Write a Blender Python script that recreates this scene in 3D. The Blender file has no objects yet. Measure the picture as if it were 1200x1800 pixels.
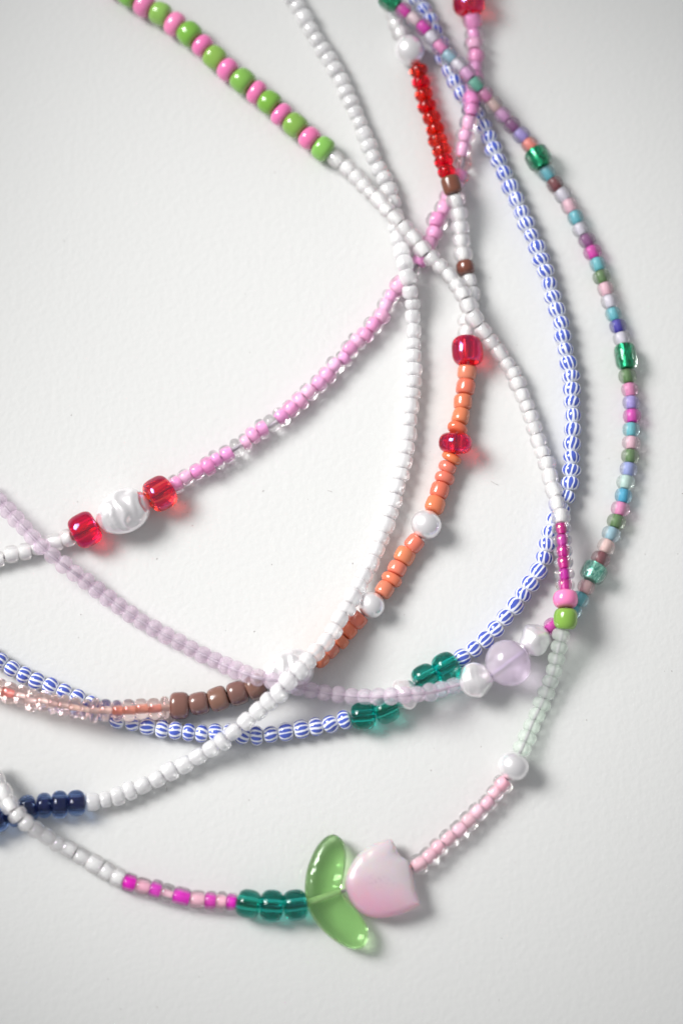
import bpy, bmesh, math, random
from mathutils import Vector, Matrix, noise
from mathutils.geometry import delaunay_2d_cdt

random.seed(11)
sc = bpy.context.scene
C = sc.collection

# ------------------------------------------------------------------ camera
MM = 0.001
PX = 0.0001                      # one photograph pixel on the table = 0.1 mm
TILT = math.radians(12.0)
DIST = 0.38
FPX = DIST / PX
cam_d = bpy.data.cameras.new('camera')
cam = bpy.data.objects.new('camera', cam_d)
C.objects.link(cam)
cam.location = (0, -DIST * math.sin(TILT), DIST * math.cos(TILT))
cam.rotation_euler = (TILT, 0, 0)
cam_d.sensor_fit = 'HORIZONTAL'
cam_d.sensor_width = 36
cam_d.lens = 36 * FPX / 1200.0
cam_d.clip_start = 0.01
cam_d.clip_end = 20
cam_d.dof.use_dof = True
cam_d.dof.focus_distance = DIST - 0.004
cam_d.dof.aperture_fstop = 9.5
sc.camera = cam

# ------------------------------------------------------------------ light
w = bpy.data.worlds.new('World'); sc.world = w; w.use_nodes = True
bg = w.node_tree.nodes['Background']
bg.inputs[0].default_value = (0.97, 0.985, 1.0, 1)
bg.inputs[1].default_value = 0.39
ld = bpy.data.lights.new('window_light', 'AREA')
ld.shape = 'RECTANGLE'; ld.size = 0.21; ld.size_y = 0.14
ld.energy = 0.150
ld.color = (1.0, 0.985, 0.965)
ld.spread = math.radians(40)
lo = bpy.data.objects.new('window_light', ld); C.objects.link(lo)
LDIR = Vector((-0.66, 0.33, 0.68)).normalized()
aim = Vector((0.010, -0.003, 0))
lo.location = aim + LDIR * 0.28
lo.rotation_euler = (-LDIR).to_track_quat('-Z', 'Y').to_euler()

vs = sc.view_settings
vs.view_transform = 'Standard'; vs.look = 'None'; vs.gamma = 1.0
vs.use_curve_mapping = False; vs.exposure = 0.0
sc.render.engine = 'CYCLES'
cy = sc.cycles
cy.use_denoising = True
cy.max_bounces = 20; cy.transmission_bounces = 18; cy.glossy_bounces = 6; cy.diffuse_bounces = 5
cy.caustics_refractive = True; cy.caustics_reflective = True
cy.transparent_max_bounces = 48
cy.blur_glossy = 0.6
cy.sample_clamp_indirect = 0.0
cy.use_adaptive_sampling = False

# ------------------------------------------------------------------ pixel -> point at a height over the table
UP = Vector((0, math.cos(TILT), math.sin(TILT)))
FW = Vector((0, math.sin(TILT), -math.cos(TILT)))
def at(px, py, z):
    """the point at height z (photo pixels = 0.1 mm) above the table seen at a photo pixel"""
    d = Vector((1, 0, 0)) * ((px - 600) / FPX) + UP * ((900 - py) / FPX) + FW
    o = cam.location
    t = (z * PX - o.z) / d.z
    return Vector(o) + d * t

# ------------------------------------------------------------------ materials
def new_mat(name):
    m = bpy.data.materials.new(name); m.use_nodes = True
    nt = m.node_tree
    return m, nt, nt.nodes['Principled BSDF']

def setp(b, **k):
    for n, v in k.items():
        b.inputs[n.replace('_', ' ')].default_value = v

def jitter_color(nt, b, col, hv=0.02, sv=0.15, vv=0.12):
    """small colour differences from bead to bead"""
    oi = nt.nodes.new('ShaderNodeObjectInfo')
    h = nt.nodes.new('ShaderNodeHueSaturation')
    def rng(lo_, hi_, mul):
        mm = nt.nodes.new('ShaderNodeMath'); mm.operation = 'MULTIPLY'; mm.inputs[1].default_value = mul
        fr = nt.nodes.new('ShaderNodeMath'); fr.operation = 'FRACT'
        mr = nt.nodes.new('ShaderNodeMapRange'); mr.inputs[3].default_value = lo_; mr.inputs[4].default_value = hi_
        nt.links.new(oi.outputs['Random'], mm.inputs[0]); nt.links.new(mm.outputs[0], fr.inputs[0]); nt.links.new(fr.outputs[0], mr.inputs[0])
        return mr.outputs[0]
    nt.links.new(rng(0.5 - hv, 0.5 + hv, 1.0), h.inputs['Hue'])
    nt.links.new(rng(1 - sv, 1 + sv, 7.31), h.inputs['Saturation'])
    nt.links.new(rng(1 - vv, 1 + vv, 17.77), h.inputs['Value'])
    h.inputs['Color'].default_value = (*col, 1)
    nt.links.new(h.outputs[0], b.inputs['Base Color'])
    return h

def fine_bump(nt, b, scale, dist):
    tc = nt.nodes.new('ShaderNodeTexCoord')
    nz = nt.nodes.new('ShaderNodeTexNoise'); nz.inputs['Scale'].default_value = scale; nz.inputs['Detail'].default_value = 3
    bp = nt.nodes.new('ShaderNodeBump'); bp.inputs['Distance'].default_value = dist; bp.inputs['Strength'].default_value = 1
    nt.links.new(tc.outputs['Object'], nz.inputs[0]); nt.links.new(nz.outputs[0], bp.inputs['Height'])
    nt.links.new(bp.outputs[0], b.inputs['Normal'])

def see_through(nt, b, share, col):
    """thin clear glass: a share of the light passes straight through, tinted"""
    tr = nt.nodes.new('ShaderNodeBsdfTransparent'); tr.inputs[0].default_value = (*col, 1)
    mx = nt.nodes.new('ShaderNodeMixShader'); mx.inputs[0].default_value = share
    out = nt.nodes['Material Output']
    nt.links.new(b.outputs[0], mx.inputs[1]); nt.links.new(tr.outputs[0], mx.inputs[2]); nt.links.new(mx.outputs[0], out.inputs[0])

def glass(name, col, rough=0.03, ior=1.5, film=0, trans=1.0, coat=0.0, jit=0.04, sss=0.0, tp=0.0, tcol=None, cior=1.5):
    m, nt, b = new_mat(name)
    setp(b, Roughness=rough, IOR=ior, Transmission_Weight=trans)
    jitter_color(nt, b, col, hv=0.01, sv=jit, vv=jit)
    if film: setp(b, Thin_Film_Thickness=film, Thin_Film_IOR=1.85 if film == 320 else 1.7)
    if coat: setp(b, Coat_Weight=coat, Coat_Roughness=0.07, Coat_IOR=cior)
    if sss:
        setp(b, Subsurface_Weight=1.0, Subsurface_Scale=sss)
        b.inputs['Subsurface Radius'].default_value = (1.0, 0.95, 0.95)
    if tp: see_through(nt, b, tp, tcol or col)
    return m

def opaque(name, col, rough=0.16, coat=0.6, sss=0.0, hv=0.008, sv=0.06, vv=0.07, cior=1.5):
    m, nt, b = new_mat(name)
    setp(b, Roughness=rough, Coat_Weight=coat, Coat_Roughness=0.07, Coat_IOR=cior)
    jitter_color(nt, b, col, hv=hv, sv=sv, vv=vv)
    if sss:
        setp(b, Subsurface_Weight=sss, Subsurface_Scale=0.0012)
        b.inputs['Subsurface Radius'].default_value = (1.0, 0.8, 0.7)
    return m

def glitter(name, c1, c2):
    m, nt, b = new_mat(name)
    tc = nt.nodes.new('ShaderNodeTexCoord')
    v = nt.nodes.new('ShaderNodeTexVoronoi'); v.inputs['Scale'].default_value = 9
    r = nt.nodes.new('ShaderNodeValToRGB')
    r.color_ramp.elements[0].color = (*c1, 1); r.color_ramp.elements[1].color = (*c2, 1)
    sx = nt.nodes.new('ShaderNodeSeparateColor')
    nt.links.new(tc.outputs['Object'], v.inputs[0]); nt.links.new(v.outputs['Color'], sx.inputs[0])
    nt.links.new(sx.outputs[0], r.inputs[0]); nt.links.new(r.outputs[0], b.inputs['Base Color'])
    nm = nt.nodes.new('ShaderNodeBump'); nm.inputs['Distance'].default_value = 0.08
    nt.links.new(sx.outputs[1], nm.inputs['Height']); nt.links.new(nm.outputs[0], b.inputs['Normal'])
    setp(b, Metallic=0.7, Roughness=0.3)
    return m

def striped(name):
    m, nt, b = new_mat(name)
    L = nt.links
    tc = nt.nodes.new('ShaderNodeTexCoord'); sp = nt.nodes.new('ShaderNodeSeparateXYZ')
    L.new(tc.outputs['Object'], sp.inputs[0])
    oi = nt.nodes.new('ShaderNodeObjectInfo')
    def mth(op, a, c=None, clamp=False):
        n = nt.nodes.new('ShaderNodeMath'); n.operation = op; n.use_clamp = clamp
        for i, v in enumerate((a, c)):
            if v is None: continue
            if isinstance(v, (int, float)): n.inputs[i].default_value = v
            else: L.new(v, n.inputs[i])
        return n.outputs[0]
    ang = mth('ARCTAN2', sp.outputs[1], sp.outputs[2])
    # every stripe wobbles a little and has a width of its own
    nz = nt.nodes.new('ShaderNodeTexNoise'); nz.noise_dimensions = '4D'
    nz.inputs['Scale'].default_value = 1.3
    L.new(tc.outputs['Object'], nz.inputs['Vector']); L.new(mth('MULTIPLY', oi.outputs['Random'], 50), nz.inputs['W'])
    wob = mth('MULTIPLY', mth('SUBTRACT', nz.outputs[0], 0.5), 0.35)
    twist = mth('MULTIPLY', sp.outputs[0], mth('MULTIPLY', mth('SUBTRACT', oi.outputs['Random'], 0.5), 0.7))
    a2 = mth('ADD', mth('ADD', ang, wob), twist)
    turn = mth('MULTIPLY', a2, 10 / (2 * math.pi))
    tri = mth('ABSOLUTE', mth('SUBTRACT', mth('FRACT', turn), 0.5))      # 0 mid stripe
    n2 = nt.nodes.new('ShaderNodeTexNoise'); n2.noise_dimensions = '2D'; n2.inputs['Scale'].default_value = 1.0
    cb = nt.nodes.new('ShaderNodeCombineXYZ')
    L.new(mth('MULTIPLY', mth('FLOOR', turn), 3.7), cb.inputs[0]); L.new(mth('MULTIPLY', oi.outputs['Random'], 90), cb.inputs[1])
    L.new(cb.outputs[0], n2.inputs['Vector'])
    wd = mth('ADD', 0.20, mth('MULTIPLY', n2.outputs[0], 0.36))
    # narrower towards the two ends
    ends = mth('SUBTRACT', 1.0, mth('POWER', mth('MULTIPLY', mth('ABSOLUTE', sp.outputs[0]), 2.05), 4.0), True)
    wd = mth('MULTIPLY', wd, ends)
    edge = mth('DIVIDE', mth('SUBTRACT', wd, tri), 0.09, True)
    mx = nt.nodes.new('ShaderNodeMix'); mx.data_type = 'RGBA'
    mx.inputs[6].default_value = (0.86, 0.885, 0.955, 1); mx.inputs[7].default_value = (0.014, 0.06, 0.48, 1)
    L.new(mth('MULTIPLY', edge, 0.94), mx.inputs[0]); L.new(mx.outputs[2], b.inputs['Base Color'])
    setp(b, Roughness=0.15, Coat_Weight=0.8, Coat_Roughness=0.05)
    return m

def pearl_mat(name):
    m, nt, b = new_mat(name)
    lw = nt.nodes.new('ShaderNodeTexNoise'); lw.inputs['Scale'].default_value = 2.0
    tc = nt.nodes.new('ShaderNodeTexCoord'); nt.links.new(tc.outputs['Object'], lw.inputs[0])
    r = nt.nodes.new('ShaderNodeValToRGB')
    r.color_ramp.elements[0].color = (0.86, 0.82, 0.85, 1); r.color_ramp.elements[1].color = (0.90, 0.89, 0.90, 1)
    nt.links.new(lw.outputs[0], r.inputs[0]); nt.links.new(r.outputs[0], b.inputs['Base Color'])
    setp(b, Roughness=0.3, Metallic=0.5, Coat_Weight=1.0, Coat_Roughness=0.14, Coat_IOR=1.9, IOR=1.6)
    return m

M = {}
M['green'] = opaque('green_glass', (0.21, 0.45, 0.065), vv=0.12, hv=0.014)
M['pinkop'] = opaque('pink_glass', (0.86, 0.22, 0.47))
M['orange'] = opaque('coral_glass', (0.72, 0.19, 0.10), rough=0.2, vv=0.1)
M['brown'] = opaque('chestnut_glass', (0.17, 0.055, 0.03), rough=0.22)
M['mocha'] = opaque('mocha_glass', (0.19, 0.095, 0.072), rough=0.22, hv=0.01, vv=0.1)
M['stripe'] = striped('blue_striped_glass')
M['opal'] = glass('opal_white_glass', (0.99, 0.99, 0.995), rough=0.12, ior=1.45, trans=0.25, coat=1.0, film=0, jit=0.005, tp=0.24, cior=1.9)
M['ceylon'] = glass('pearly_clear_glass', (0.99, 0.99, 0.99), rough=0.03, trans=0.65, coat=1.0, film=330, jit=0.005, tp=0.42, cior=2.0)
M['ceylon_core'] = opaque('pearly_lining', (0.95, 0.95, 0.95), rough=0.3, sv=0.01, vv=0.06)
M['clear'] = glass('clear_glass', (0.995, 0.99, 0.993), rough=0.015, jit=0.0, tp=0.4)
M['rosy'] = glass('rosy_glass', (0.992, 0.955, 0.972), rough=0.02, jit=0.005, tp=0.4)
M['k_core'] = opaque('pink_lining', (0.93, 0.42, 0.72), rough=0.4, coat=0, hv=0.012, sv=0.22, vv=0.06)
M['kl_core'] = opaque('pale_pink_lining', (0.94, 0.55, 0.66), rough=0.4, coat=0, sv=0.2, vv=0.07)
M['m_core'] = opaque('magenta_lining', (0.62, 0.008, 0.31), rough=0.3, coat=0, hv=0.03)
M['mm_core'] = opaque('fuchsia_lining', (0.80, 0.02, 0.55), rough=0.3, coat=0)
M['rosyfilm'] = glass('iridescent_rosy_glass', (0.99, 0.94, 0.965), rough=0.02, film=420, jit=0.005, tp=0.3)
M['redglass'] = glass('red_glass', (0.95, 0.02, 0.012), rough=0.02, tp=0.24, tcol=(0.95, 0.12, 0.09))
M['redfilm'] = glass('iridescent_red_glass', (0.95, 0.035, 0.035), rough=0.02, film=320, tp=0.18, tcol=(0.95, 0.12, 0.09))
M['teal'] = glass('teal_glass', (0.02, 0.58, 0.49), rough=0.02, tp=0.14, tcol=(0.1, 0.70, 0.62))
M['navyglass'] = glass('blue_grey_glass', (0.42, 0.58, 0.90), rough=0.03, tp=0.25)
M['navy_core'] = opaque('navy_lining', (0.002, 0.003, 0.06), rough=0.2)
M['peach'] = glass('peach_glass', (0.99, 0.86, 0.84), rough=0.02, film=300, jit=0.06, tp=0.28)
M['peach_core'] = opaque('rose_lining', (0.95, 0.80, 0.77), rough=0.3, coat=0.3, hv=0.03, sv=0.6, vv=0.2)
M['salmon_core'] = opaque('salmon_lining', (0.88, 0.36, 0.28), rough=0.3, coat=0.3, hv=0.02)
M['mint'] = glass('frosted_mint_glass', (0.92, 0.985, 0.925), rough=0.3, ior=1.4, trans=0.4, jit=0.01, tp=0.62, tcol=(0.955, 0.99, 0.96))
M['lilacfrost'] = glass('frosted_lilac_glass', (0.995, 0.87, 0.98), rough=0.26, ior=1.42, trans=0.4, jit=0.02, tp=0.62, tcol=(0.995, 0.96, 0.99))
M['lilacround'] = glass('opal_lilac_glass', (0.95, 0.87, 0.985), rough=0.3, ior=1.4, trans=0.6, coat=1.0, sss=0.0015, tp=0.3, tcol=(0.95, 0.86, 0.97))
M['lilac_core'] = opaque('lilac_hole', (0.62, 0.52, 0.72), rough=0.5, coat=0)
M['pearl'] = pearl_mat('pearl_nacre')
M['aquaclear'] = glass('clear_aqua_glass', (0.90, 0.985, 0.95), rough=0.02, tp=0.35)
M['glit_green'] = glitter('green_glitter', (0.0, 0.05, 0.02), (0.02, 0.55, 0.26))
M['glit_teal'] = glitter('teal_glitter', (0.02, 0.35, 0.25), (0.55, 0.9, 0.8))
M['thread'] = opaque('stringing_thread', (0.40, 0.36, 0.41), rough=0.4, coat=0)

FROST = {}
def frost(core, outer=None):
    """frosted bead: tinted rough glass round a coloured lining"""
    key = tuple(core)
    if key not in FROST:
        i = len(FROST)
        o = outer or tuple(0.42 * min(1, c) + 0.56 for c in core)
        core = tuple(c ** 1.35 for c in core)
        FROST[key] = (glass('frosted_glass_%d' % i, o, rough=0.2, ior=1.42, trans=0.75, jit=0.005, tp=0.55, tcol=tuple(0.5 * c + 0.5 for c in o)),
                      opaque('frosted_lining_%d' % i, core, rough=0.5, coat=0, sv=0.03, vv=0.03))
    return FROST[key]

# ------------------------------------------------------------------ meshes
def lathe(name, prof, seg, closed, wob=0.0, seed=0):
    """profile of (x, r) round the x axis; closed joins last ring to first (a bead with a hole)"""
    bm = bmesh.new()
    rings = []
    rnd = random.Random(seed)
    sk = rnd.uniform(-1, 1) * wob; ph = rnd.uniform(0, 6.28); el = rnd.uniform(-1, 1) * wob * 0.35
    for (x, r) in prof:
        if r <= 1e-6:
            rings.append([bm.verts.new((x, 0, 0))]); continue
        ring = []
        for k in range(seg):
            a = 2 * math.pi * k / seg
            rr = r * (1 + el * math.cos(2 * (a - ph)))
            ring.append(bm.verts.new((x + sk * 0.25 * x / 0.5 * r * math.cos(a + ph) * 0.5, rr * math.cos(a), rr * math.sin(a))))
        rings.append(ring)
    n = len(rings)
    for i in range(n if closed else n - 1):
        A, B = rings[i], rings[(i + 1) % n]
        for k in range(seg):
            k2 = (k + 1) % seg
            if len(A) == 1: f = (A[0], B[k2], B[k])
            elif len(B) == 1: f = (A[k], A[k2], B[0])
            else: f = (A[k], A[k2], B[k2], B[k])
            bm.faces.new(f)
    bmesh.ops.recalc_face_normals(bm, faces=bm.faces)
    for f in bm.faces: f.smooth = True
    me = bpy.data.meshes.new(name); bm.to_mesh(me); bm.free()
    return me

def spow(v, e): return math.copysign(abs(v) ** e, v)
MESH = {}
def bead_mesh(n, rh, holed, variant, seg=28, pn=15):
    key = (n, rh, holed, variant)
    if key not in MESH:
        prof = []
        for i in range(pn):
            t = math.pi * i / (pn - 1)
            prof.append((0.5 * spow(math.cos(t), 2 / n), rh + (1 - rh) * spow(max(math.sin(t), 0), 2 / n)))
        if holed:
            prof += [(-0.5 * c, rh) for c in (0.6, 0.0, -0.6)]
            MESH[key] = lathe('bead', prof, seg, True, 0.22, variant * 7 + int(n * 10))
        else:
            prof = [(0.5, 0)] + prof + [(-0.5, 0)]
            MESH[key] = lathe('bead', prof, seg, False, 0.22, variant * 7 + int(n * 10))
    return MESH[key]
def core_mesh():
    if 'core' not in MESH:
        MESH['core'] = lathe('lining', [(0.5, 0), (0.5, 0.85), (0.47, 1), (0, 1.0), (-0.47, 1), (-0.5, 0.85), (-0.5, 0)], 20, False)
    return MESH['core']
def pearl_mesh():
    if 'pearl' not in MESH:
        p = [(0.5 * math.cos(t), max(math.sin(t), 0.0)) for t in [math.pi * (0.035 + 0.93 * i / 26) for i in range(27)]]
        MESH['pearl'] = lathe('pearl', [(0.46, 0)] + p + [(-0.46, 0)], 48, False)
    return MESH['pearl']
def baroque_mesh(seed, wrinkle, lump, squash):
    bm = bmesh.new()
    bmesh.ops.create_icosphere(bm, subdivisions=5, radius=1.0)
    off = Vector((seed * 3.1, seed * 1.7, seed * 5.3))
    for v in bm.verts:
        p = v.co.copy()
        low = noise.noise(p * 1.1 + off) * lump
        q = Vector((p.x * 2.9 + 0.8 * noise.noise(p * 1.2 + off), p.y * 0.7, p.z * 0.5))
        rid = 1 - abs(noise.noise(q + off)) * 2.2
        face = max(0.0, min(1.0, (p.z - 0.25) / 0.35))
        rid2 = 1 - abs(noise.noise(q * 1.9 + off * 2)) * 2
        d = 1 + low + wrinkle * face * (0.92 * rid + 0.08 * rid2 - 0.6)
        v.co = Vector((p.x * d * 0.5, p.y * d, p.z * d * squash))
    for f in bm.faces: f.smooth = True
    me = bpy.data.meshes.new('baroque_pearl'); bm.to_mesh(me); bm.free()
    return me

def mesh_obj(name, me, mat, parent, mtx):
    o = bpy.data.objects.new(name, me)
    if not me.materials: me.materials.append(None)
    o.material_slots[0].link = 'OBJECT'; o.material_slots[0].material = mat
    C.objects.link(o)
    o.parent = parent
    o.matrix_basis = mtx
    return o

# ------------------------------------------------------------------ bead kinds
# R, L in photo pixels; n = squareness; rh = end radius; hole; core = (material, radius share)
def kind(R, L, mat, n=2.5, rh=0.42, hole=False, core=None, name='seed_bead', jr=0.05, jl=0.12, lat=0.5, tilt=3, mesh=None):
    return dict(R=R, L=L, mat=mat, n=n, rh=rh, hole=hole, core=core, name=name, jr=jr, jl=jl, lat=lat, tilt=tilt, mesh=mesh)
K = {
 'G': kind(22.5, 34, 'green', n=2.5, name='glass_bead', jr=0.06, jl=0.12, lat=2.0, tilt=7),
 'P': kind(22, 28, 'pinkop', n=2.3, name='glass_bead', jr=0.05, jl=0.12, lat=2.0, tilt=7),
 'c': kind(15.5, 23.5, 'ceylon', n=2.6, core=('ceylon_core', 0.56), jr=0.08, jl=0.22, lat=1.4, tilt=8),
 'C': kind(17.5, 23.5, 'ceylon', n=2.5, core=('ceylon_core', 0.5), jr=0.02, jl=0.03),
 'o': kind(15.2, 24.5, 'opal', n=2.7, jr=0.07, jl=0.2, lat=1.5, tilt=7),
 'n': kind(22, 28, 'navyglass', n=2.3, core=('navy_core', 0.48), jr=0.03),
 'm': kind(17, 20, 'rosyfilm', n=2.3, core=('m_core', 0.43), jr=0.04, jl=0.05, tilt=4),
 'M': kind(17, 20, 'clear', n=3.2, core=('mm_core', 0.52), jr=0.03, jl=0.02),
 'K': kind(16.5, 22, 'rosy', n=3.0, core=('kl_core', 0.46), jr=0.03, jl=0.02),
 'S': kind(16.5, 22, 'clear', n=3.0, core=('kl_core', 0.3), jr=0.03, jl=0.02),
 'k': kind(17.5, 21, 'clear', n=2.4, core=('k_core', 0.5), jr=0.09, jl=0.2, lat=3.0, tilt=9),
 'y': kind(17.5, 21, 'rosy', n=2.4, core=('k_core', 0.6), jr=0.09, jl=0.15, lat=3.0, tilt=9),
 's': kind(17.5, 22, 'clear', n=2.4, jr=0.06, jl=0.1, lat=2.0, tilt=8),
 'l': kind(17, 21, 'clear', n=2.5, core=('kl_core', 0.48), jr=0.06, jl=0.12, lat=1.5, tilt=5),
 'f': kind(15.3, 21.5, 'mint', n=2.2, jr=0.04, jl=0.06, lat=1.0, tilt=4),
 'v': kind(15.3, 24.5, 'lilacfrost', n=2.0, jr=0.04, jl=0.06, lat=0.6),
 'r': kind(17.5, 20, 'redglass', n=2.1, rh=0.3, hole=True, jr=0.05, jl=0.06, lat=1.5, tilt=5),
 'A': kind(29, 43, 'redfilm', n=3.0, rh=0.36, hole=True, name='glass_bead', jr=0.02, jl=0.0),
 'a': kind(30, 36, 'redfilm', n=2.3, rh=0.33, hole=True, name='glass_bead', jr=0.0, jl=0.0, tilt=8),
 't': kind(25, 41, 'teal', n=2.6, rh=0.30, hole=True, name='glass_bead', jr=0.03, jl=0.03),
 'b': kind(16.5, 30, 'brown', n=4.0, jr=0.0),
 'B': kind(17.5, 25, 'brown', n=2.5, jr=0.0),
 'q': kind(16.8, 25, 'orange', n=3.3, jr=0.05, jl=0.1, lat=1.2, tilt=6),
 'w': kind(17.6, 19, 'orange', n=2.3, jr=0.04, jl=0.05, lat=1.2, tilt=6),
 'u': kind(21.5, 36, 'mocha', n=3.0, name='glass_bead', jr=0.05, jl=0.06, tilt=5),
 'h': kind(19, 19.5, 'peach', n=2.3, core=('peach_core', 0.2), jr=0.08, jl=0.2, lat=1.5, tilt=5),
 'H': kind(19, 21, 'peach', n=2.5, core=('salmon_core', 0.3), jr=0.08, jl=0.15, lat=1.5, tilt=5),
 'e': kind(15.9, 24.8, 'stripe', n=2.05, rh=0.35, jr=0.05, jl=0.12, lat=1.2, tilt=6),
 'R': kind(27, 50, 'pearl', mesh='pearl', name='pearl', jr=0.0, jl=0.0),
 'Q': kind(24, 44, 'pearl', mesh='pearl', name='pearl', jr=0.0, jl=0.0),
 'O': kind(41, 74, 'lilacround', mesh='pearl', core=('lilac_core', 0.07), name='round_bead', jr=0.0, jl=0.0),
 'X': kind(38, 104, 'pearl', mesh=('bar', 1, 0.13, 0.08, 0.9), name='baroque_pearl', jr=0, jl=0),
 'Y': kind(37, 104, 'pearl', mesh=('bar', 4, 0.15, 0.08, 0.9), name='baroque_pearl', jr=0, jl=0),
 'x': kind(27, 52, 'pearl', mesh=('bar', 7, 0.03, 0.26, 0.95), name='baroque_pearl', jr=0, jl=0),
 'z': kind(30, 58, 'pearl', mesh=('bar', 9, 0.03, 0.24, 0.95), name='baroque_pearl', jr=0, jl=0),
}
def FR(core, outer=None, L=23, R=15.6, rad=0.5):
    d = kind(R, L, None, n=2.25, core=('*', rad), jr=0.03, jl=0.03, lat=0.8, tilt=4); d['frost'] = (core, outer); return d
def GL(which, L, R):
    return kind(R, L, 'aquaclear', n=3.2, core=(which, 0.56), jr=0, jl=0, name='glass_bead')

# ------------------------------------------------------------------ strand builder
def catmull(P, per=14):
    out = []; idx = [0]
    n = len(P)
    for i in range(n - 1):
        p0 = P[i - 1] if i else P[0] * 2 - P[1]
        p1, p2 = P[i], P[i + 1]
        p3 = P[i + 2] if i + 2 < n else P[-1] * 2 - P[-2]
        t0 = 0.0
        t1 = t0 + max((p1 - p0).length, 1e-9) ** 0.5
        t2 = t1 + max((p2 - p1).length, 1e-9) ** 0.5
        t3 = t2 + max((p3 - p2).length, 1e-9) ** 0.5
        for s in range(per):
            t = t1 + (t2 - t1) * s / per
            a1 = p0 * ((t1 - t) / (t1 - t0)) + p1 * ((t - t0) / (t1 - t0))
            a2 = p1 * ((t2 - t) / (t2 - t1)) + p2 * ((t - t1) / (t2 - t1))
            a3 = p2 * ((t3 - t) / (t3 - t2)) + p3 * ((t - t2) / (t3 - t2))
            b1 = a1 * ((t2 - t) / (t2 - t0)) + a2 * ((t - t0) / (t2 - t0))
            b2 = a2 * ((t3 - t) / (t3 - t1)) + a3 * ((t - t1) / (t3 - t1))
            out.append(b1 * ((t2 - t) / (t2 - t1)) + b2 * ((t - t1) / (t2 - t1)))
        idx.append((i + 1) * per)
    out.append(P[-1].copy())
    return out, idx

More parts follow.
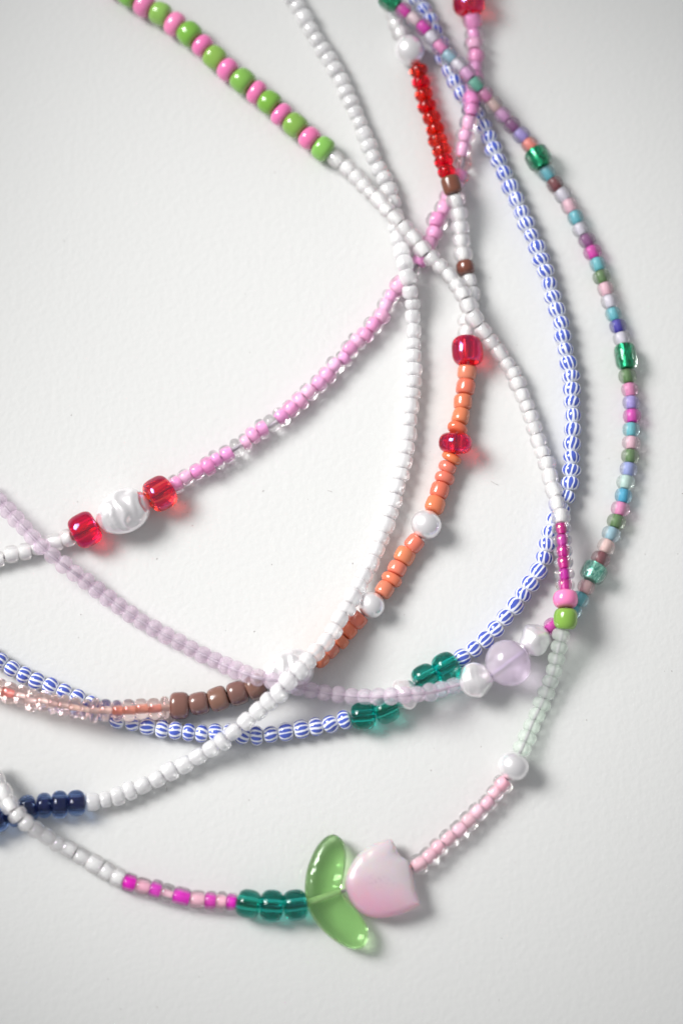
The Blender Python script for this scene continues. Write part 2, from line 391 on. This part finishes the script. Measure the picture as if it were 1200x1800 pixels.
def necklace(name, label, start, runs):
    """runs: (beads, [points]); beads is a string of codes, 'x~' fills, or a list of codes/kinds with optional lengths"""
    pts = [start]; cuts = [0]
    for beads, pp in runs:
        pts += pp; cuts.append(len(pts) - 1)
    P = [at(p[0], p[1], p[2] if len(p) > 2 else 15.5) for p in pts]
    D, idx = catmull(P)
    S = [0.0]
    for i in range(1, len(D)): S.append(S[-1] + (D[i] - D[i - 1]).length)
    def point(s):
        s = max(0.0, min(S[-1] - 1e-9, s))
        lo_, hi_ = 0, len(S) - 1
        while hi_ - lo_ > 1:
            md = (lo_ + hi_) // 2
            if S[md] <= s: lo_ = md
            else: hi_ = md
        f = (s - S[lo_]) / max(S[hi_] - S[lo_], 1e-12)
        return D[lo_].lerp(D[hi_], f)
    root = bpy.data.objects.new(name, None); C.objects.link(root)
    root.empty_display_size = 0.01
    mid = Vector((sum(p.x for p in P) / len(P), sum(p.y for p in P) / len(P), 0))
    root.location = mid
    root['label'] = label; root['category'] = 'necklace'
    centres = []
    for (beads, pp), c0, c1 in zip(runs, cuts[:-1], cuts[1:]):
        s0, s1 = S[idx[c0]], S[idx[c1]]
        if beads is None: continue
        if callable(beads):
            beads(root, mid, point(s0), point(s1)); continue
        if isinstance(beads, str):
            if beads.endswith('~'):
                pat = beads[:-1]
                avg = sum(K[ch]['L'] for ch in pat) / len(pat) * PX
                cnt = max(1, round((s1 - s0) / avg))
                seq = [random.choice(pat) for _ in range(cnt)] if len(pat) > 1 else [pat] * cnt
            else: seq = list(beads)
        else: seq = beads
        ks = []
        for b in seq:
            Lx = None
            if isinstance(b, tuple): b, Lx = b
            k = K[b] if isinstance(b, str) else b
            ks.append((k, (Lx or k['L']) * (1 + random.uniform(-1, 1) * k['jl'])))
        tot = sum(l for _, l in ks)
        s = s0
        for k, l in ks:
            Ln = l / tot * (s1 - s0)
            a, b_ = point(s), point(s + Ln); c = (a + b_) / 2
            s += Ln
            R = k['R'] * PX * (1 + random.uniform(-1, 1) * k['jr'])
            tx = (b_ - a).normalized()
            ty = Vector((0, 0, 1)).cross(tx).normalized()
            tz = tx.cross(ty)
            c = c + ty * (random.uniform(-1, 1) * k['lat'] * PX)
            c.z = max(c.z, R * (1.0 if not isinstance(k['mesh'], tuple) else k['mesh'][4]))
            tl = math.radians(k['tilt'])
            rot = Matrix((tx, ty, tz)).transposed()
            rot = rot @ Matrix.Rotation(random.uniform(-tl, tl), 3, 'Z') @ Matrix.Rotation(random.uniform(-tl, tl), 3, 'Y')
            if not isinstance(k['mesh'], tuple): rot = rot @ Matrix.Rotation(random.uniform(0, 6.28), 3, 'X')
            mt = Matrix.Translation(c - mid) @ rot.to_4x4()
            sq = Ln * (random.uniform(0.955, 0.998) if k['L'] < 30 else 0.985)
            full = mt @ Matrix.Diagonal((sq, R, R, 1))
            if k['mesh'] == 'pearl': me = pearl_mesh()
            elif isinstance(k['mesh'], tuple):
                if k['mesh'] not in MESH: MESH[k['mesh']] = baroque_mesh(*k['mesh'][1:])
                me = MESH[k['mesh']]
            else:
                me = bead_mesh(k['n'], k['rh'], k['hole'], random.randrange(4))
            mat = M.get(k['mat']); cm = None
            if 'frost' in k: mat, cm = frost(*k['frost'])
            elif k['core']: cm = M[k['core'][0]]
            bo = mesh_obj(k['name'], me, mat, root, full)
            if cm:
                rr = k['core'][1] * random.uniform(0.94, 1.06)
                mesh_obj('lining', core_mesh(), cm, bo, Matrix.Diagonal((0.955, rr, rr, 1)))
    # the thread through every bead
    bm = bmesh.new(); prev = None; th = 2.8 * PX
    stp = int(S[-1] / (0.0012))
    for i in range(stp + 1):
        s = S[-1] * i / stp
        c = point(s); t = (point(s + 0.0003) - point(s - 0.0003)).normalized()
        n1 = t.cross(Vector((0, 0, 1))).normalized(); n2 = t.cross(n1)
        ring = [bm.verts.new(c - mid + (n1 * math.cos(q) + n2 * math.sin(q)) * th) for q in [math.pi / 3 * j for j in range(6)]]
        if prev:
            for j in range(6): bm.faces.new((prev[j], prev[(j + 1) % 6], ring[(j + 1) % 6], ring[j]))
        prev = ring
    bmesh.ops.recalc_face_normals(bm, faces=bm.faces)
    for f in bm.faces: f.smooth = True
    me = bpy.data.meshes.new('thread'); bm.to_mesh(me); bm.free()
    mesh_obj('thread', me, M['thread'], root, Matrix.Identity(4))
    return root

# ------------------------------------------------------------------ flat shaped glass beads (tulip and leaf)
def smooth_outline(pts, corners=(), per=6):
    n = len(pts); out = []
    for i in range(n):
        p0, p1, p2, p3 = (Vector(pts[(i + j) % n]) for j in (-1, 0, 1, 2))
        if i in corners: p0 = p1
        if (i + 1) % n in corners: p3 = p2
        for s in range(per):
            t = s / per
            out.append(0.5 * ((2 * p1) + (p2 - p0) * t + (2 * p0 - 5 * p1 + 4 * p2 - p3) * t * t + (3 * p1 - p0 - 3 * p2 + p3) * t ** 3))
    return out

def pillow(name, outline, half, reach, zc, round_edge):
    """closed solid with this outline (photo pixels), edge rounded, half = half thickness in px"""
    n = len(outline)
    def dist(p):
        best = 1e9
        for i in range(n):
            a, b = outline[i], outline[(i + 1) % n]
            ab = b - a; t = max(0, min(1, (p - a).dot(ab) / max(ab.length_squared, 1e-9)))
            best = min(best, (p - a - ab * t).length)
        return best
    def inside(p):
        c = False
        for i in range(n):
            a, b = outline[i], outline[(i + 1) % n]
            if (a.y > p.y) != (b.y > p.y) and p.x < (b.x - a.x) * (p.y - a.y) / (b.y - a.y) + a.x: c = not c
        return c
    area = sum(outline[i].x * outline[(i + 1) % n].y - outline[(i + 1) % n].x * outline[i].y for i in range(n))
    sg = 1 if area > 0 else -1
    pts = list(outline); dd = [0.0] * n
    for off in (0.4, 1.1, 2.2, 3.8, 6.0, 9.0):
        for i in range(n):
            t = (outline[(i + 1) % n] - outline[i - 1]).normalized()
            p = outline[i] + Vector((-t.y, t.x)) * sg * off
            if inside(p):
                d = dist(p)
                if d > off * 0.93: pts.append(p); dd.append(d)
    xs = [p.x for p in outline]; ys = [p.y for p in outline]
    y = min(ys); row = 0; st = 4.0
    while y < max(ys):
        x = min(xs) + (st / 2 if row % 2 else 0)
        while x < max(xs):
            p = Vector((x, y))
            if inside(p):
                d = dist(p)
                if d > 11.0: pts.append(p); dd.append(d)
            x += st
        y += st * 0.866; row += 1
    V, E, F, _, _, _ = delaunay_2d_cdt(pts, [], [list(range(n))], 1, 1e-5)
    bm = bmesh.new()
    def h(d):
        u = max(0.0, 1 - min(d / reach, 1)); 
        dome = math.sqrt(max(0, 1 - u * u))
        v = max(0.0, 1 - min(d / round_edge, 1)); edge = math.sqrt(max(0, 1 - v * v))
        return half * (0.42 * edge + 0.58 * dome)
    hs = []
    for i, p in enumerate(V):
        d = 0.0 if i < n else dist(Vector(p))
        hs.append(h(d))
    # relax the heights so the medial crease melts
    nb = [set() for _ in V]
    for f in F:
        for j in range(3): nb[f[j]].update((f[j - 1], f[j - 2]))
    dall = [0.0 if i < n else dist(Vector(p)) for i, p in enumerate(V)]
    for _ in range(14):
        hs = [hs[i] if dall[i] < 7 else 0.4 * hs[i] + 0.6 * sum(hs[j] for j in nb[i]) / len(nb[i]) for i in range(len(V))]
    cx, cyy = (min(xs) + max(xs)) / 2, (min(ys) + max(ys)) / 2
    o3 = at(cx, cyy, zc)
    top = []; bot = []
    for i, p in enumerate(V):
        q = at(p.x, p.y, zc) - o3
        if i < n:
            v = bm.verts.new(q); top.append(v); bot.append(v)
        else:
            top.append(bm.verts.new(q + Vector((0, 0, hs[i] * PX)))); bot.append(bm.verts.new(q - Vector((0, 0, hs[i] * PX * 0.8))))
    for f in F:
        for vv in (top, bot):
            try: bm.faces.new([vv[j] for j in f])
            except ValueError: pass
    bmesh.ops.recalc_face_normals(bm, faces=bm.faces)
    for f in bm.faces: f.smooth = True
    me = bpy.data.meshes.new(name); bm.to_mesh(me); bm.free()
    return me, o3

def tulip_mat():
    m, nt, b = new_mat('tulip_glass'); L = nt.links
    tc = nt.nodes.new('ShaderNodeTexCoord')
    vm = nt.nodes.new('ShaderNodeVectorMath'); vm.operation = 'DOT_PRODUCT'; vm.inputs[1].default_value = (-0.42 / 0.0075, -0.90 / 0.0075, 0)
    L.new(tc.outputs['Object'], vm.inputs[0])
    nz = nt.nodes.new('ShaderNodeTexNoise'); nz.inputs['Scale'].default_value = 300
    L.new(tc.outputs['Object'], nz.inputs[0])
    ad = nt.nodes.new('ShaderNodeMath'); ad.operation = 'MULTIPLY_ADD'; ad.inputs[1].default_value = 0.35; 
    L.new(nz.outputs[0], ad.inputs[0]); L.new(vm.outputs['Value'], ad.inputs[2])
    r = nt.nodes.new('ShaderNodeValToRGB')
    r.color_ramp.elements[0].position = 0.05; r.color_ramp.elements[0].color = (0.90, 0.82, 0.86, 1)
    r.color_ramp.elements[1].position = 0.8; r.color_ramp.elements[1].color = (0.94, 0.58, 0.73, 1)
    L.new(ad.outputs[0], r.inputs[0])
    # tiny bubbles in the middle of the flower
    vo = nt.nodes.new('ShaderNodeTexVoronoi'); vo.inputs['Scale'].default_value = 2300
    L.new(tc.outputs['Object'], vo.inputs[0])
    lt = nt.nodes.new('ShaderNodeMapRange'); lt.inputs[1].default_value = 0.10; lt.inputs[2].default_value = 0.32; lt.inputs[3].default_value = 1; lt.inputs[4].default_value = 0
    L.new(vo.outputs['Distance'], lt.inputs[0])
    ln = nt.nodes.new('ShaderNodeVectorMath'); ln.operation = 'LENGTH'
    mp = nt.nodes.new('ShaderNodeMapping'); mp.inputs['Scale'].default_value = (1 / 0.0035, 1 / 0.0014, 0); mp.inputs['Location'].default_value = (0.05, 0.3, 0)
    L.new(tc.outputs['Object'], mp.inputs[0]); L.new(mp.outputs[0], ln.inputs[0])
    fa = nt.nodes.new('ShaderNodeMapRange'); fa.inputs[1].default_value = 0.2; fa.inputs[2].default_value = 1.1; fa.inputs[3].default_value = 0.9; fa.inputs[4].default_value = 0
    L.new(ln.outputs['Value'], fa.inputs[0])
    mu = nt.nodes.new('ShaderNodeMath'); mu.operation = 'MULTIPLY'; L.new(fa.outputs[0], mu.inputs[0]); L.new(lt.outputs[0], mu.inputs[1])
    mx = nt.nodes.new('ShaderNodeMix'); mx.data_type = 'RGBA'; mx.inputs[7].default_value = (0.45, 0.34, 0.40, 1)
    L.new(mu.outputs[0], mx.inputs[0]); L.new(r.outputs[0], mx.inputs[6]); L.new(mx.outputs[2], b.inputs['Base Color'])
    setp(b, Roughness=0.35, Transmission_Weight=0.48, Coat_Weight=0.7, Coat_Roughness=0.2, IOR=1.4, Subsurface_Weight=1.0, Subsurface_Scale=0.002)
    return m
M['tulip'] = tulip_mat()
M['leaf'] = glass('leaf_green_glass', (0.68, 0.93, 0.55), rough=0.03, jit=0.0, tp=0.14)
M['channel'] = glass('frosted_channel', (0.74, 0.90, 0.62), rough=0.4, ior=1.3, trans=0.3, jit=0.0)

TULIP = [(606,1547),(614,1524),(631,1501),(659,1483),(683,1476),(691,1480),(698,1496),(704,1505),(715,1512),(721,1520),(724,1530),
         (727.5,1546),(731,1566),(738,1585),(736.5,1592),(722,1601),(698,1610),(668,1615),(645,1611),(624,1596),(610,1571)]
LEAF = [(586,1467),(599,1474),(606,1486),(608.5,1510),(604,1540),(599,1566),(617,1589),(635,1611),(647,1636),(642,1662),(628,1670),
        (605,1665),(575,1645),(551,1617),(538.5,1589),(535,1557),(541,1522),(556,1489),(572,1472)]
def tulip_bead(root, mid, p0, p1):
    me, o = pillow('tulip_bead', smooth_outline(TULIP, per=4), 22, 44, 24, 12)
    b = mesh_obj('tulip_bead', me, M['tulip'], root, Matrix.Translation(o - mid))
    b['label'] = 'milky pink glass bead shaped like a tulip flower'
def leaf_bead(root, mid, p0, p1):
    me, o = pillow('leaf_bead', smooth_outline(LEAF, corners=(5,), per=4), 24, 36, 22, 11)
    b = mesh_obj('leaf_bead', me, M['leaf'], root, Matrix.Translation(o - mid))
    b['label'] = 'clear green glass bead shaped like a pair of leaves'
    a, e = at(541, 1588, 22), at(598, 1568, 22)
    x = (e - a).normalized(); y = Vector((0, 0, 1)).cross(x); z = x.cross(y)
    mt = Matrix((x, y, z)).transposed().to_4x4()
    mesh_obj('stringing_hole', core_mesh(), M['channel'], b, Matrix.Translation((a + e) / 2 - o) @ mt @ Matrix.Diagonal(((e - a).length, 5.5 * PX, 5.5 * PX, 1)))

# ------------------------------------------------------------------ the table
def paper():
    m, nt, b = new_mat('white_paper'); L = nt.links
    tc = nt.nodes.new('ShaderNodeTexCoord')
    n1 = nt.nodes.new('ShaderNodeTexNoise'); n1.inputs['Scale'].default_value = 900; n1.inputs['Detail'].default_value = 4
    n2 = nt.nodes.new('ShaderNodeTexNoise'); n2.inputs['Scale'].default_value = 90; n2.inputs['Detail'].default_value = 3
    for n in (n1, n2): L.new(tc.outputs['Object'], n.inputs[0])
    ad = nt.nodes.new('ShaderNodeMath'); ad.operation = 'MULTIPLY_ADD'; ad.inputs[1].default_value = 0.5
    L.new(n2.outputs[0], ad.inputs[0]); L.new(n1.outputs[0], ad.inputs[2])
    bp = nt.nodes.new('ShaderNodeBump'); bp.inputs['Distance'].default_value = 0.00007; bp.inputs['Strength'].default_value = 1.0
    L.new(ad.outputs[0], bp.inputs['Height']); L.new(bp.outputs[0], b.inputs['Normal'])
    v = nt.nodes.new('ShaderNodeTexVoronoi'); v.inputs['Scale'].default_value = 130; v.inputs['Randomness'].default_value = 1
    L.new(tc.outputs['Object'], v.inputs[0])
    sx = nt.nodes.new('ShaderNodeSeparateColor'); L.new(v.outputs['Color'], sx.inputs[0])
    thr = nt.nodes.new('ShaderNodeMapRange'); thr.inputs[1].default_value = 0.6; thr.inputs[2].default_value = 1.0; thr.inputs[3].default_value = 0.0; thr.inputs[4].default_value = 0.028
    L.new(sx.outputs[0], thr.inputs[0])
    lt = nt.nodes.new('ShaderNodeMath'); lt.operation = 'LESS_THAN'; L.new(v.outputs['Distance'], lt.inputs[0]); L.new(thr.outputs[0], lt.inputs[1])
    ms = nt.nodes.new('ShaderNodeMath'); ms.operation = 'MULTIPLY'; ms.inputs[1].default_value = 0.3; L.new(lt.outputs[0], ms.inputs[0])
    mx = nt.nodes.new('ShaderNodeMix'); mx.data_type = 'RGBA'
    mx.inputs[6].default_value = (0.655, 0.66, 0.655, 1); mx.inputs[7].default_value = (0.30, 0.28, 0.26, 1)
    L.new(ms.outputs[0], mx.inputs[0]); L.new(mx.outputs[2], b.inputs['Base Color'])
    setp(b, Roughness=0.55, Specular_IOR_Level=0.3)
    return m
bm = bmesh.new()
hs = 0.6; g = [bm.verts.new((x, y, 0)) for x, y in ((-hs, -hs), (hs, -hs), (hs, hs), (-hs, hs))]
bm.faces.new(g); me = bpy.data.meshes.new('tabletop'); bm.to_mesh(me); bm.free()
me.materials.append(paper())
tb = bpy.data.objects.new('tabletop', me); C.objects.link(tb); tb['kind'] = 'structure'

# ------------------------------------------------------------------ the six necklaces
necklace('beaded_necklace', 'necklace with a pink glass tulip and green leaf bead and lime and pink beads',
    (190, -36, 23), [
    ('PGPGPGPGPGPGPGPG', [(248,4,23),(303,36,23),(352,77,23),(395,115,23),(443,157,23),(495,198,23),(541,238,23),(581,270,22)]),
    ('c~', [(605,290,20),(640,325,26),(665,350,36),(685,372,46),(705,393,47),(725,415,44),(745,440,46),(770,465,40),(795,490,40),(812,517,45),(828,550,44),(850,582,34),(880,622,20),(905,665),(925,715),(945,770),(960,815,16),(972,856,24),(981,891,38),(986,920,47)]),
    ('mmmmmm', [(990,980,48),(993,1038,50)]),
    (['P'], [(995,1069,52)]), (['G'], [(989,1106,50)]),
    ('f'*11, [(981,1141,38),(970,1188,22),(955,1230),(935,1272),(925,1298,17),(913,1325,22)]),
    (['R'], [(891,1371,24)]),
    ('l'*10, [(884,1379,20),(853,1416,18),(820,1447,18),(785,1477,18),(757,1505,18),(725,1527,22)]),
    (tulip_bead, [(605,1566,24)]), (leaf_bead, [(540,1589,24)]),
    ('ttt', [(519,1592,25),(477,1594,25),(416,1587,23)]),
    ([('M',17),('K',18),('M',20),('K',26),('M',30),('S',22),('M',20),('K',25),('M',22)], [(370,1584,17),(319,1578,17),(274,1565,17),(217,1550,16)]),
    ('c~', [(206,1544),(181,1528),(154,1514),(110,1487,22),(87,1475,32),(65,1462,46),(47,1447,58),(27,1429,62),(11,1406,56),(-5,1375,46),(-25,1340,34)]),
    ])

necklace('beaded_necklace', 'necklace of white opal seed beads with a few navy beads at its end',
    (496, -36), [
    ('o~', [(520,8),(547,55),(578,103),(605,153),(625,202),(645,247),(662,289),(684,336),(692,365),(698,405,18),(704,440,32),(714,474,46),(721,505,38),(724,535,24),(726,580),(726,630),(726,681),(720,739),(714,790),(702,845),(687,898),(671,948),(648,998,26),(622,1048,42),(597,1091,52),(565,1138,66),(540,1162,74),(522,1182,80),(505,1202,82),(487,1220,74),(447,1255,54),(407,1290,46),(384,1308,36),(339,1335,20),(292,1362),(240,1387),(189,1405),(150,1411,17)]),
    ('n'*7, [(107,1415,22),(50,1420,22),(0,1440,22),(-42,1458,22)]),
    ])

necklace('beaded_necklace', 'necklace of coral, clear red, brown and peach beads with round pearls',
    (664, -46), [
    ('c~', [(685,5),(694,32,16),(707,66,22)]),
    (['R'], [(732,114,20)]),
    ('r'*10, [(745,165,18),(762,220,20),(777,270,32),(788,310,46)]),
    (['b'], [(798,340,46)]),
    ('CCCCC', [(806,374,32),(810,420,20),(815,458,18)]),
    (['B'], [(820,483,18)]),
    ('ccccc', [(829,514),(827,542),(818,568),(819,596,20)]),
    (['A'], [(822,641,24)]),
    ([('q',28),('q',26),('q',26),('q',26),('w',18)], [(818,655,18),(818,682,18),(813,708,18),(811,732,20),(802,762,26)]),
    (['a'], [(798,798,24)]),
    ([('w',16),('w',20),('w',20),('q',25),('q',26)], [(785,822,18),(780,842,18),(772,864,18),(764,888,20),(760,900,24)]),
    (['R'], [(738,946,24)]),
    ([('q',26),('q',26),('q',22),('w',17),('q',23)], [(727,953,20),(710,978,18),(697,1000,18),(687,1019,18),(667,1046,22)]),
    (['Q'], [(638,1081,22)]),
    ('qqqqq', [(625,1094,18),(594,1127,18),(566,1154,22),(552,1163,30)]),
    (['Y'], [(463,1200,26)]),
    ('uuuuu', [(455,1211,22),(420,1216,22),(389,1227,22),(357,1237,22),(298,1242,22)]),
    ('hhhH~', [(255,1247,34),(200,1249,48),(160,1248,49),(109,1240,49),(61,1231,44),(21,1220,36),(-30,1204,28)]),
    ])

necklace('beaded_necklace', 'necklace of pink lined clear seed beads with a baroque pearl between two red beads',
    (822, -40, 26), [
    (['a'], [(822,-16,28)]), (['A'], [(825,23,28)]),
    ('yk'+'kykk'+'kykkk'+'ksk', [(831,50,18),(834,100,18),(831,135,20),(827,165,36),(825,195,47),(820,235,36),(813,280,20),(805,318,16)]),
    ('kykky', [(790,343,16),(776,370,18),(757,418,18)]),
    ('kksy', [(735,462,18),(712,490,17),(692,514,17)]),
    ('kkykykkkkykkykkskykskkykkk', [(674,551,18),(640,590,18),(601,632,18),(561,672,18),(515,715,18),(482,743,18),(440,770,18),(400,798,18),(348,828,18),(300,856,20)]),
    (['A'], [(262,881,28)]),
    (['X'], [(171,921,28)]),
    (['A'], [(128,943,26)]),
    ('c~', [(93,954),(46,968),(0,982),(-40,994)]),
    ])

necklace('beaded_necklace', 'necklace of white seed beads with blue stripes and pairs of teal beads',
    (722, -30), [
    ('e~', [(740,10),(757,38),(769,66),(776,90),(784,112),(796,135),(808,160),(826,184),(841,203),(851,226),(872,276),(898,330),(922,385),(941,430),(959,480),(973,527),(985,565),(993,616),(1003,662),(1006,711),(1006,760),(1004,812),(1001,850),(992,888),(972,918),(964,953),(948,1000),(920,1044),(888,1087),(849,1128),(801,1165,18)]),
    ('tt', [(783,1174,25),(748,1190,25),(728,1202,26)]),
    (['x'], [(697,1239,26)]),
    ('tt', [(675,1254,25),(617,1261,22)]),
    ('e~', [(582,1273),(532,1282),(482,1290),(431,1295),(400,1286),(377,1291),(353,1289),(307,1285),(256,1277),(205,1263),(155,1237),(111,1216),(59,1195),(21,1176),(-30,1142)]),
    ])

mag = (0.75, 0.03, 0.55); pale = (0.80, 0.68, 0.72); clr = (0.74, 0.72, 0.78); pnk = (0.80, 0.38, 0.62)
pbl = (0.42, 0.60, 0.68); lil = (0.72, 0.45, 0.68); gte = (0.22, 0.55, 0.46); pch = (0.80, 0.64, 0.62); pur = (0.38, 0.12, 0.36)
lav = (0.50, 0.42, 0.74); cor = (0.84, 0.36, 0.30); aqu = (0.22, 0.60, 0.66); brg = (0.28, 0.02, 0.06); gre = (0.16, 0.32, 0.10)
vio = (0.06, 0.02, 0.50); per = (0.42, 0.48, 0.76); mnt = (0.62, 0.76, 0.72); cyn = (0.06, 0.52, 0.70); ros = (0.74, 0.54, 0.55); rpk = (0.82, 0.60, 0.68)
seqA = [GL('glit_green', 34, 21)] + [FR(c) for c in (mag, pale, mag, clr, pnk, pbl, clr, lil, gte, pnk, pch, lil, pur, lav, cor)]
seqB = [FR(c) for c in (aqu, brg, clr, rpk, aqu, clr)] + [FR(pur, (0.90, 0.78, 0.89))] + [FR(c) for c in (mag, aqu, gre, rpk, clr, aqu, vio, clr)]
seqC = [FR(c) for c in (gre, pnk, lav, mag, aqu, rpk, gre, per, mnt, cyn, pnk, gre, pbl, pch, brg)]
seqD = [FR(c) for c in (ros, aqu, aqu, lav, mag)]
necklace('beaded_necklace', 'necklace of mixed pastel frosted seed beads running into frosted lilac ones',
    (672, -10, 46), [
    (seqA, [(707,15,47),(741,44,46),(772,81,46),(806,115,50),(828,138,56),(855,170,40),(887,207,24),(918,240,17),(938,263,18)]),
    ([GL('glit_green', 34, 23)], [(954,294,20)]),
    (seqB, [(974,322),(1002,362),(1022,407),(1044,447),(1057,489),(1072,532),(1085,574),(1096,606)]),
    ([GL('glit_green', 42, 20)], [(1101,649,18)]),
    (seqC, [(1107,690),(1110,738),(1107,799),(1095,870),(1079,927),(1050,993,18)]),
    ([GL('glit_teal', 35, 23)], [(1035,1021,19)]),
    (seqD, [(1021,1051),(1000,1079),(960,1107,20)]),
    (['x'], [(922,1143,30)]), (['O'], [(862,1190,40)]), (['z'], [(808,1203,32)]),
    ('v~', [(774,1213,46),(748,1219,62),(712,1222,72),(676,1225,60),(640,1225,38),(601,1222,28),(577,1219,30),(552,1214,38),(530,1210,46),(505,1203,50),(482,1196,58),(459,1193,60),(436,1186,54),(412,1177,36),(389,1167,22),(347,1146),(303,1123),(259,1099),(216,1071),(168,1035,17),(144,1016,26),(121,1000,38),(100,984,46),(82,969,48),(65,952,46),(48,934,40),(15,899,24),(-25,855,17)]),
    ])

# ------------------------------------------------------------------ specks and lint on the paper
rnd = random.Random(5)
bm = bmesh.new()
for i in range(70):
    px, py = rnd.uniform(-40, 1240), rnd.uniform(-40, 1840)
    c = at(px, py, 0.3); r = rnd.choice((0.4, 0.5, 0.6, 0.8, 1.0)) * PX
    bmesh.ops.create_icosphere(bm, subdivisions=1, radius=1, matrix=Matrix.Translation(c) @ Matrix.Rotation(rnd.uniform(0, 3), 4, 'Z') @ Matrix.Diagonal((r * rnd.uniform(1, 2.2), r, r * 0.5, 1)))
for (px, py, ln) in ((575,862,9),(862,845,16),(293,1391,14),(988,1043,9)):
    a = rnd.uniform(0, 6.28); k = rnd.uniform(-0.16, 0.16); x, y = px, py; prev = None
    for j in range(9):
        c = at(x, y, 0.6); t = Vector((math.cos(a), -math.sin(a), 0)); nrm = Vector((-t.y, t.x, 0)); th = 0.3 * PX
        ring = [bm.verts.new(c + nrm * th), bm.verts.new(c + Vector((0, 0, th))), bm.verts.new(c - nrm * th)]
        if prev:
            for q in range(3): bm.faces.new((prev[q], prev[(q + 1) % 3], ring[(q + 1) % 3], ring[q]))
        prev = ring; a += k + rnd.uniform(-0.2, 0.2); x += math.cos(a) * ln / 8; y += math.sin(a) * ln / 8
me = bpy.data.meshes.new('dust'); bm.to_mesh(me); bm.free()
me.materials.append(opaque('dust_grey', (0.40, 0.38, 0.37), rough=0.9, coat=0))
du = bpy.data.objects.new('dust', me); C.objects.link(du)
du['kind'] = 'stuff'; du['label'] = 'fine grey dust specks and lint on the white paper'; du['category'] = 'dust'
